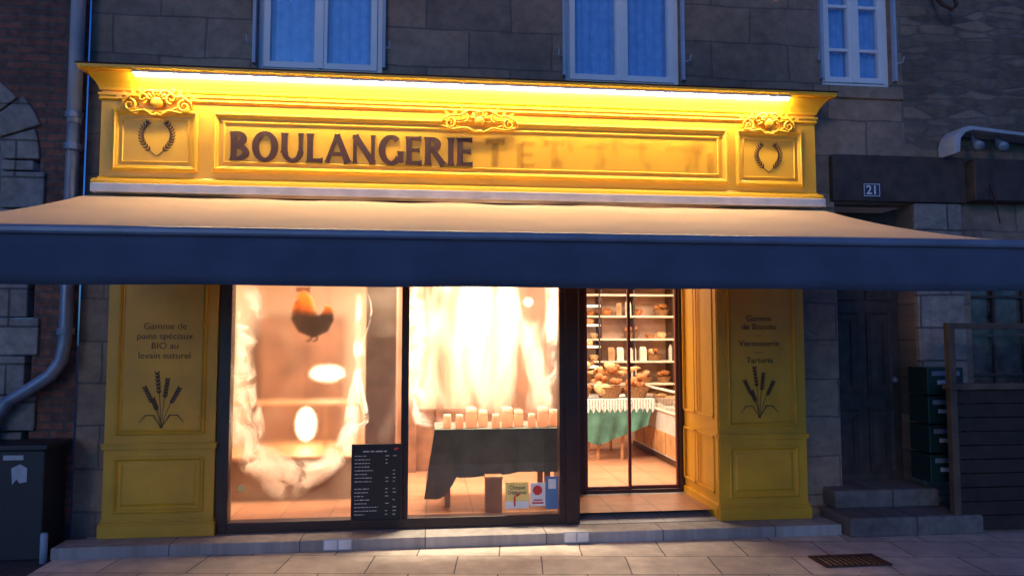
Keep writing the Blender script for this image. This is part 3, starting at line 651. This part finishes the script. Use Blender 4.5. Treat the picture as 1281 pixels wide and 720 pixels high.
for i,(x,y,p) in enumerate(((-1.1,1.1,62),(.5,1.0,220),(.6,3,75),(2.2,2.0,70),(3.0,3.4,85),(-1.1,3.2,50))):
    arealight(x,y,1.0,.5,p)
    t=thing("ceiling_lamp","flat white ceiling lamp panel in the shop","lamp",(x,y,2.85),"ceiling lamps in the shop")
    b=MB(); b.box(x-.52,x+.52,y-.27,y+.27,2.82,2.875); obj("housing",b,M_white,t,bevel=.005)
CB=thing("wooden_dresser","tall brown wooden dresser against the back wall","dresser",(1.2,4.6,.215))
b=MB(); b.box(1.15,1.66,3.7,4.1,.216,2.45); b.box(-2.3,-1.2,4.4,4.98,.216,2.0); obj("carcass",b,M_brwood,CB,bevel=.01)
b=MB(); b.box(1.20,1.40,3.68,3.699,.3,2.4); b.box(1.42,1.62,3.68,3.699,.3,2.4); obj("cabinet_door",b,M_brwood,CB,bevel=.005)
PT=thing("slatted_partition","brown wooden slatted partition inside the shop","partition",(.1,2.2,.215))
b=MB()
for x in (-.34,-.20,.10,.52,.66): b.box(x,x+.085,2.2,2.26,.216,2.3)
b.box(-.36,.76,2.27,2.30,.216,.9); obj("slats",b,M_brwood,PT)
T=thing("display_table","display table under a dark green cloth behind the shop window","table",(.6,.7,.215))
b=MB(); b.box(.10,1.18,.45,1.0,.85,.885)
obj("top",b,M_wood,T)
for x in (.16,1.05):
    for y in (.5,.93):
        b=MB(); b.box(x,x+.05,y,y+.05,.216,.849); obj("leg",b,M_wood,T)
b=MB(); n1=40; vs=[];fs=[]
for i in range(n1+1):
    t=i/n1; x=.07+1.13*t
    drop=.50-.02*math.sin(t*6) if t>.2 else .49-.19*math.sin(min(1,(.2-t)/.2*1.5)*math.pi*.55)
    for j in range(7):
        q=j/6; vs.append((x-.09*q*(1-t)**4,.44-.03*q+.018*q*math.sin(x*17)+.01*math.sin(x*41)*q,.893-(.893-drop)*q))
for i in range(n1):
    for j in range(6):
        a=i*7+j; fs.append((a,a+1,a+8,a+7))
b.add(vs,fs); b.add([(.07,.44,.893),(1.20,.44,.893),(1.20,1.02,.893),(.07,1.02,.893)],[(0,1,2,3)])
b.add([(.07,.44,.893),(.07,1.02,.893),(.04,1.02,.55),(-.02,.42,.36)],[(0,1,2,3)])
o=obj("tablecloth",b,M_green,T,smooth=False)
def jar():
    t=thing("confectionery_jar","small jar of pink confectionery standing on the cloth","jar",(.2,.6,.895),"jars on the display table")
    b=MB(); b.lathe([(.03,0),(.036,.01),(.036,.08),(.03,.095)]); o=obj("body",b,M_pink,None,smooth=True); o.parent=t
    b=MB(); b.lathe([(.033,.096),(.033,.118),(.028,.12)]); o=obj("lid",b,M_lid,None); o.parent=t
    return t
j0=jar(); j0.location=(.18,.55,.895)
for k in range(9): copytree(j0,(.18+.108*(k+1),.52+.05*(k%3),.895),scale=1+.22*((k*2)%3))
tb=thing("cardboard_box","small brown box standing on the floor under the table","box",(.57,.3,.216))
b=MB(); b.box(.50,.64,.22,.36,.2165,.50); obj("body",b,M_brwood,tb,bevel=.004)
b=MB(); b.box(.495,.645,.215,.365,.501,.52); obj("lid",b,M_wood,tb,bevel=.003)
K=thing("pastry_counter","glowing glass pastry counter with a wooden rail","counter",(-1.3,1.3,.215))
b=MB(); b.box(-2.3,-.66,.9,1.9,.216,.58); obj("base",b,M_lowwood,K,bevel=.01)
b=MB(); b.box(-2.3,-.66,.9,1.9,.581,.61); b.box(-2.3,-.66,1.5,1.9,1.02,1.04)
for x in (-2.3,-1.02,-.68): b.box(x,x+.02,1.5,1.52,.61,1.02)
obj("rail",b,M_wood,K)
for (x,y,z) in ((-1.1,2.3,1.30),(-1.22,1.65,.82)):
    t=thing("pendant_lamp","round glowing pendant lamp hanging on a thin cord","lamp",(x,y,z),"pendant lamps")
    b=MB(); b.sphere((x,y,z),(.16 if z>1 else .08,.1,.055 if z>1 else .15)); obj("globe",b,M_glow,t,smooth=True)
    b=MB(); b.tube([(x,y,z+.06),(x,y,2.87)],.004,6); obj("cord",b,M_dark,t)
for k,(x,z) in enumerate(((.72,2.08),(.86,2.03),(1.0,2.05),(.58,1.98))):
    t=thing("light_bulb","small round bulb hanging near the window","bulb",(x,1.2,z),"string of bulbs")
    b=MB(); b.sphere((x,1.2,z),(.03,.03,.03)); obj("globe",b,M_glow,t,smooth=True)
    b=MB(); b.tube([(x,1.2,z+.03),(x,1.2,2.87)],.003,5); obj("cord",b,M_dark,t)
V=thing("window_glow_sheets","added wispy white translucent sheets for the milky glow inside the window","curtain",(-1,.12,1))  # added sheets, shaped as the bright milky streaks of the lit window
def zz(u,v): return (-1.57+(u-290)*.00638,2.08-(v-363)*.0065)
pth=[zz(*p) for p in ((320,355),(306,400),(303,450),(302,500),(308,545),(322,575),(348,588),(378,596),(408,584),(430,560),(442,525),(446,470),(446,410),(448,355))]
wd_=[.16,.26,.20,.15,.20,.26,.26,.22,.20,.15,.10,.08,.07,.07]
def rib3(b,vals,pts,ws,y,seed,jit):
    P2=[];W2=[]
    for i in range(len(pts)-1):
        for k in range(5):
            t=k/5; P2.append((pts[i][0]*(1-t)+pts[i+1][0]*t,pts[i][1]*(1-t)+pts[i+1][1]*t)); W2.append(ws[i]*(1-t)+ws[i+1]*t)
    pv=[Vector(p)+Vector((noise.noise(Vector((i*.14,seed,0))),noise.noise(Vector((i*.14,seed,9)))))*jit for i,p in enumerate(P2)]; n=len(pv); vs=[];fs=[]
    for i in range(n):
        d=(pv[min(i+1,n-1)]-pv[max(i-1,0)]).normalized(); nn=Vector((-d.y,d.x)); w=W2[i]*(1+.7*noise.noise(Vector((i*.17,0,seed))))
        for q in (-.5,-.3,-.1,.1,.3,.5):
            p=pv[i]+nn*w*q; vs.append((max(-1.55,p.x),y+.01*math.sin(q*9+i*.4),p.y)); vals.append(max(0,1-(abs(q)/.5)**1.3)*min(1,i/5,(n-1-i)/5))
    for i in range(n-1):
        for q in range(5):
            a=i*6+q; fs.append((a,a+1,a+7,a+6))
    b.add(vs,fs)
for k in range(3):
    b=MB(); va=[]; rib3(b,va,pth,[w_*(1.1-.28*k) for w_ in wd_],.09+.02*k,k*3.7+1,.06+.06*k); thick(obj("glow_streak",b,M_film,V,smooth=True),va)
b=MB(); va=[]; rib3(b,va,[(-.12,2.3),(-.10,1.8),(-.10,1.3),(-.05,1.02),(.2,.98)],[.2,.24,.2,.14,.07],.16,8,.05); thick(obj("glow_streak",b,M_film,V,smooth=True),va)
b=MB(); va=[]; rib3(b,va,[(1.08,2.3),(1.05,1.8),(1.06,1.3),(1.0,1.0)],[.16,.12,.12,.10],.16,5,.05); thick(obj("glow_streak",b,M_film,V,smooth=True),va)
RO=thing("rooster_decoration","orange and dark brown rooster ornament hanging in the window","ornament",(-.95,.3,1.6))
b=MB()
b.tube([(-.82,.3,1.97),(-.79,.3,1.93),(-.80,.3,1.86),(-.85,.3,1.80),(-.92,.3,1.78),(-.98,.3,1.81),(-1.02,.3,1.87),(-1.02,.3,1.95),(-1.02,.3,2.02),(-1.04,.3,2.06),(-1.10,.3,2.05)],[.012,.045,.07,.10,.125,.13,.125,.105,.085,.06,.006],12,.6)
b.tube([(-.95,.3,1.70),(-.95,.3,1.64),(-.99,.3,1.625)],.01,6); b.tube([(-.90,.3,1.70),(-.89,.3,1.64),(-.93,.3,1.625)],.01,6)
obj("body",b,M_rooster,RO,smooth=True)
b=MB()
for k in range(4): b.leaf(-1.07+.025*k,2.09,R(110-12*k),.065,.035,.30-.001*k)
b.leaf(-1.08,2.02,R(-90),.06,.03,.262)
obj("comb",b,mat("comb_orange",(.9,.28,.04),.5),RO,smooth=True)
b=MB(); b.tube([(-.97,.3,1.95),(-.97,.3,2.95)],.003,5); obj("cord",b,M_dark,RO)
RO.location=(-1.03,.62,1.64); RO.scale=(.93,.93,.93)

MBd=thing("menu_board","black slate price board with chalk lines leaning in the window","board",(-.39,.0,.24))
b=MB(); b.box(-.59,-.205,.005,.016,.235,.83); obj("slate",b,M_black,MBd)
b=MB(); b.rectsweep(-.60,-.195,.225,.84,[(0,-.012),(0,.012),(.014,.012),(.014,-.012)],.006); obj("frame",b,M_dark,MBd)
b=MB(); random.seed(3)
for (x,q) in ((-.51,.05),(-.45,.03),(-.41,.06),(-.34,.02)): b.box(x,x+q,.003,.0045,.776,.786)
for k in range(17):
    z=.745-.029*k; x=-.575; wl_=random.uniform(.06,.19); e=x+wl_
    if k in (8,): continue
    while x<e:
        q=random.uniform(.008,.03); hh=random.uniform(.0025,.004); b.box(x,min(x+q,e),.003,.0045,z-hh,z+hh); x+=q+.006
    for xx in (-.33,-.27):
        if random.random()<.8: b.box(xx,xx+random.uniform(.014,.03),.003,.0045,z-.003,z+.003)
obj("chalk_writing",b,mat("dusty_chalk",(.6,.6,.58),.9),MBd)
b=MB(); b.leaf(-.27,.795,.2,.05,.02,.003); obj("red_mark",b,M_rst,MBd)
for nm,lab,x0,x1,za,zb,m in (("meal_voucher_sticker","yellow and white meal voucher sticker on the shop glass",.65,.845,.285,.50,M_yst),("meal_voucher_sticker","white payment sticker with a red disc on the glass",.86,.985,.30,.49,M_white),("shop_sticker","blue sticker at the corner of the shop glass",.99,1.095,.275,.54,M_bst)):
    t=thing(nm,lab,"sticker",((x0+x1)/2,.065,za))
    b=MB(); b.box(x0,x1,.064,.067,za,zb); obj("sheet",b,m,t)
    if m is M_yst:
        b=MB(); b.box(x0,x1,.062,.0635,za,za+.06); obj("white_band",b,M_white,t)
        text("lettering","Chèque",.042,.75,.455,.0625,M_navy,t); text("lettering","Déjeuner",.042,.75,.415,.0625,M_navy,t)
        b=MB(); b.box(.72,.735,.0605,.0615,za+.02,za+.10); b.leaf(.73,za+.10,.4,.05,.02,.061); obj("red_mark",b,M_rst,t)
    elif m is M_white:
        b=MB(); b.tube([(.92,.0635,.43),(.92,.062,.43)],.04,16); b.box(.875,.97,.062,.0635,.32,.333); b.box(.885,.96,.062,.0635,.345,.355); obj("red_disc",b,M_rst,t)
    else:
        b=MB(); b.box(1.01,1.075,.062,.0635,.44,.52); obj("pale_panel",b,M_white,t)
b=MB(); b.tube([(-1.47,.067,.50),(-1.47,.064,.50)],.03,18); tag(obj("round_sticker",b,M_yst),"small round yellowish sticker on the window glass","sticker")

# bread table
BT=thing("bread_table","wooden bread table with white lace and teal cloths","table",(2.05,3.1,.215))
b=MB(); b.box(1.72,2.76,2.75,3.6,.90,.94); obj("top",b,M_wood,BT)
for x in (1.80,2.10,2.40):
    b=MB(); b.tube([(x,2.82,.90),(x-.03,2.80,.216)],.022,8); obj("leg",b,M_wood,BT)
    b=MB(); b.tube([(x,3.5,.90),(x,3.5,.216)],.022,8); obj("leg",b,M_wood,BT)
b=MB(); b.box(1.70,2.77,2.735,3.62,.941,.948)
K_=16
for k in range(K_):
    a=1.70+1.07*k/K_; c=a+1.07/K_; b.add([(a,2.725,.948),(c,2.725,.948),(c,2.725,.84),((a+c)/2,2.725,.78),(a,2.725,.84)],[(0,1,2,3,4)])
obj("lace_tablecloth",b,M_whitecl,BT)
b=MB(); vs=[];fs=[]
for i in range(27):
    x=1.95+.80*i/26
    for j in range(5): vs.append((x-.02*j,2.73+.018*math.sin(i*1.1)*j/4-.002*j,.90-.50*(j/4)*(1-.45*abs(i-6)/20)))
for i in range(26):
    for j in range(4): a=i*5+j; fs.append((a,a+1,a+6,a+5))
b.add(vs,fs); obj("teal_cloth",b,M_teal,BT)
def loaf(l,r,zr,name,lab,m):
    b=MB(); pts=[(-l/2+l*t,0,zr+.008*math.sin(t*9)) for t in [i/12 for i in range(13)]]
    b.tube(pts,[r*max(.15,math.sin(math.pi*min(max((i/12)*.94+.03,0),1))**.5) for i in range(13)],10)
    o=obj(name,b,m,None,smooth=True); tag(o,lab,"bread","bread on the tables and shelves"); return o
l0=loaf(.26,.07,.06,"bread_loaf","rustic brown bread loaf lying on the shop table",M_bread); l0.location=(1.9,2.95,1.0)
l2=loaf(.20,.08,.06,"bread_loaf","pale floury round bread loaf in the shop",M_bread2); l2.location=(2.15,2.9,1.0)
l1=loaf(.5,.032,.03,"baguette","long golden baguette lying with other bread",M_bread2); l1.location=(2.25,3.3,1.1)
def cp(o,loc,rz,rx=0,sc=1):
    n=o.copy(); COL.objects.link(n); n.location=loc; n.rotation_euler=(rx,0,rz); n.scale=(sc,)*3 if not isinstance(sc,tuple) else sc; return n
random.seed(11)
bk=MB(); bk.lathe([(.12,0),(.17,.12),(.185,.135),(.165,.135),(.12,.02)],n=20); k0=obj("bread_basket",bk,M_wick,None,smooth=False); tag(k0,"woven wicker basket holding bread in the shop","basket","wicker bread baskets"); k0.location=(1.86,2.94,.95)
for (x,y) in ((2.25,2.96),(2.6,2.98),(1.95,3.32),(2.35,3.36)): cp(k0,(x,y,.95+(.14 if y>3.2 else 0)),0)
for (x,y) in ((1.86,2.94),(2.25,2.96),(2.6,2.98),(1.95,3.32),(2.35,3.36)):
    for q in range(8):
        cp(random.choice((l0,l2,l0)),(x+random.uniform(-.11,.11),y+random.uniform(-.09,.09),(1.02+.045*(q//2))+(.13 if y>3.2 else 0)),random.uniform(-1.5,1.5),random.uniform(-.5,.5),random.uniform(.5,.8))
for k in range(6): cp(l1,(2.0+.13*k,3.5,1.15+.05*(k%3)),random.uniform(.2,1.2),random.uniform(-.5,.5))
SH=thing("wall_shelves","pale wall shelves on rosy panelling filled with bread and bags","shelves",(3.0,4.85,.215))
levels=(1.02,1.35,1.68,2.02,2.34)
for z in levels:
    b=MB(); b.box(1.7,4.25,4.62,4.97,z-.03,z); obj("shelf_board",b,M_shelf,SH,bevel=.003)
b=MB(); b.box(1.7,4.25,4.972,4.995,.216,2.7); obj("back_panel",b,M_backp,SH)
for x in (1.7,2.55,3.05,3.65,4.22):
    b=MB(); b.box(x,x+.02,4.63,4.97,.216,2.7); obj("upright",b,M_dark,SH)
b=MB(); b.box(1.75,3.9,4.58,4.618,2.42,2.6); obj("pelmet",b,M_wood,SH,bevel=.004)
bg_=MB(); bg_.box(-.05,.05,-.035,.035,0,.15); bg_.add([(-.05,-.035,.15),(.05,-.035,.15),(.05,.035,.15),(-.05,.035,.15),(-.045,0,.20),(.045,0,.20)],[(0,1,5,4),(2,3,4,5),(1,2,5),(3,0,4)])
g0=obj("paper_bag",bg_,M_kraft,None); tag(g0,"small kraft paper bag standing on a shelf","paper bag","paper bags on the shelves"); g0.location=(2.72,4.70,1.35)
g1=obj("paper_bag",bg_,M_wpap,None); tag(g1,"small white paper bag standing on a shelf","paper bag","paper bags on the shelves"); g1.location=(2.86,4.72,1.35)
for z in levels[:4]:
    x=1.85
    while x<4.15:
        r=random.random()
        if r<.34: cp(random.choice((l0,l2)),(x,4.78,z),random.uniform(-.9,.9),0,random.uniform(.5,1.0)); x+=random.uniform(.18,.25)
        elif r<.66: cp(k0,(x+.02,4.78,z),0,0,.7); cp(random.choice((l0,l2)),(x,4.78,z+.08),random.random(),0,.75); cp(random.choice((l0,l2)),(x+.03,4.74,z+.11),random.random()*3,.2,.6); x+=.30
        elif r<.90: s_=random.uniform(.7,1.1); cp(random.choice((g0,g1)),(x,4.72,z),random.uniform(-.5,.5),0,(s_,s_,random.uniform(.6,1.25))); x+=random.uniform(.12,.17)
        else: x+=.16
SS=thing("corner_shelves","white corner shelves with dark brackets and pastries","shelves",(2.1,4.3,.215))
for z in (1.30,1.58,1.88,2.15):
    b=MB(); b.box(1.85,2.40,4.0,4.5,z-.03,z); obj("shelf_board",b,M_white,SS)
for x in (1.86,2.37):
    b=MB(); b.box(x,x+.02,3.98,3.999,.216,2.3); obj("bracket",b,M_dark,SS)
for z in (1.30,1.58,1.88):
    for k in range(3): cp(random.choice((l0,l2)),(1.98+.14*k,4.15,z),random.uniform(-1,1),0,random.uniform(.45,.75))
CT=thing("sales_counter","pale sales counter with wooden cupboards and glass top","counter",(3.2,3,.215))
b=MB(); b.box(2.80,3.6,1.95,4.0,.30,.82); obj("body",b,mat("grey_counter",(.48,.45,.42),.4),CT,bevel=.005)
for y in (1.98,2.42,2.86,3.3):
    b=MB(); b.box(2.785,2.799,y,y+.40,.33,.58); obj("cupboard_door",b,M_wood,CT,bevel=.003)
b=MB(); b.box(2.83,3.55,2.0,3.95,.216,.299); obj("plinth",b,M_dark,CT)
b=MB(); b.box(2.77,3.62,1.92,4.03,.821,.85); b.box(2.77,2.80,1.92,4.03,1.07,1.09); obj("worktop",b,M_shelf,CT,bevel=.003)
b=MB(); b.box(2.78,2.786,1.95,4.0,.851,1.069); obj("glass_screen",b,clearglass("counter_glass",.25,(.8,.85,.85)),CT)
for k in range(9): cp(random.choice((l0,l2)),(3.0+.1*(k%2),2.1+.2*k,.85),random.uniform(-.4,.4),0,.8)

# ------------------------------------------------------------------ right side street things
H=thing("house_number_plate","navy enamel house number plate with white digits","house number",(4.03,.15,3.03))
b=MB(); b.box(3.94,4.11,.140,.154,2.975,3.105); obj("plate",b,M_navy,H,bevel=.003)
b=MB(); b.rectsweep(3.948,4.102,2.983,3.097,[(0,0),(0,.0015),(.005,.0015),(.005,0)],.1395); obj("border",b,M_chalk,H)
text("digits","21",.115,4.025,3.037,.1385,M_chalk,H,offset=.0015)
MX=thing("mailbox_stack","stack of four dark green mailboxes fixed to the stone pier","mailboxes",(4.55,.05,.45))
for k in range(4):
    z=.45+.25*k; b=MB(); b.box(4.33,4.67,-.10,.165,z,z+.235); o=obj("mailbox",b,M_mail,MX,bevel=.006)
    f=MB(); f.box(4.37,4.63,-.108,-.101,z+.165,z+.205); o2=obj("slot_flap",f,M_bar,MX,bevel=.002)
    f=MB(); f.box(4.42,4.50,-.106,-.101,z+.09,z+.125); obj("name_tag",f,M_paper,MX)
F=thing("terrace_screen","dark wooden terrace screen with a glazed upper part","fence",(5.2,-.3,.07))
b=MB(); b.box(4.37,4.43,-.33,-.27,.07,1.82); b.box(6.3,6.36,-.33,-.27,.07,1.82); b.box(4.43,6.3,-.33,-.27,1.77,1.82); b.box(4.35,6.36,-.35,-.25,1.26,1.31); b.box(5.3,5.34,-.32,-.28,1.31,1.77); obj("frame",b,mat("oak_frame",(.11,.075,.05),.7,var=.3),F,bevel=.004)
b=MB()
for k in range(10):
    z=.10+.116*k; b.box(4.43,6.3,-.315+.002*(k%2),-.285,z,z+.108)
obj("plank_panel",b,mat("dark_planks",(.035,.022,.016),.7,var=.35,scale=8),F,bevel=.004)
b=MB(); b.box(4.43,6.3,-.303,-.298,1.31,1.77); obj("glass",b,M_glass,F)
FL=thing("wall_floodlight","white hooded floodlights fixed under the neighbouring eave","lamp",(5.1,.0,3.5))
b=MB(); ys=(-.02,.2); pr=[(4.74,3.36),(4.735,3.45),(4.76,3.54),(4.82,3.60),(4.90,3.62),(5.7,3.55),(5.7,3.52),(4.92,3.585),(4.85,3.56),(4.80,3.50),(4.79,3.38)]
for y in ys: b.v+=[(x,y,z) for x,z in pr]
m_=len(pr); b.f+=[tuple(range(m_)),tuple(range(2*m_-1,m_-1,-1))]+[(i,m_+i,m_+(i+1)%m_,(i+1)%m_) for i in range(m_)]
obj("hood",b,M_paper,FL,bevel=.004)
for x in (4.98,5.22):
    b=MB(); b.tube([(x,.08,3.57),(x,.06,3.52),(x-.01,.02,3.47),(x-.05,-.08,3.42),(x-.055,-.09,3.417)],[.012,.014,.038,.045,.036],14)
    obj("spot_head",b,M_zinc,FL,smooth=True)
b=MB(); b.box(4.98,7,.05,.218,2.95,3.34); tag(obj("neighbour_fascia_board",b,M_dwood,None,bevel=.01),"dark wooden fascia board of the neighbouring shop","board")
b=MB(); b.tube([(5.2,.2,3.3),(5.05,-.1,2.9),(5.0,-.2,2.7)],.006,6); tag(obj("hanging_cable",b,M_dark),"thin cable hanging from the neighbouring eave","cable")
b=MB(); b.tube([(4.72,.2,4.95),(4.74,.06,4.78),(4.80,.02,4.72),(4.86,.04,4.78),(4.86,.08,4.9)],.018,8); tag(obj("iron_wall_bracket",b,M_rust),"curved dark iron bracket fixed high on the stone wall","bracket")
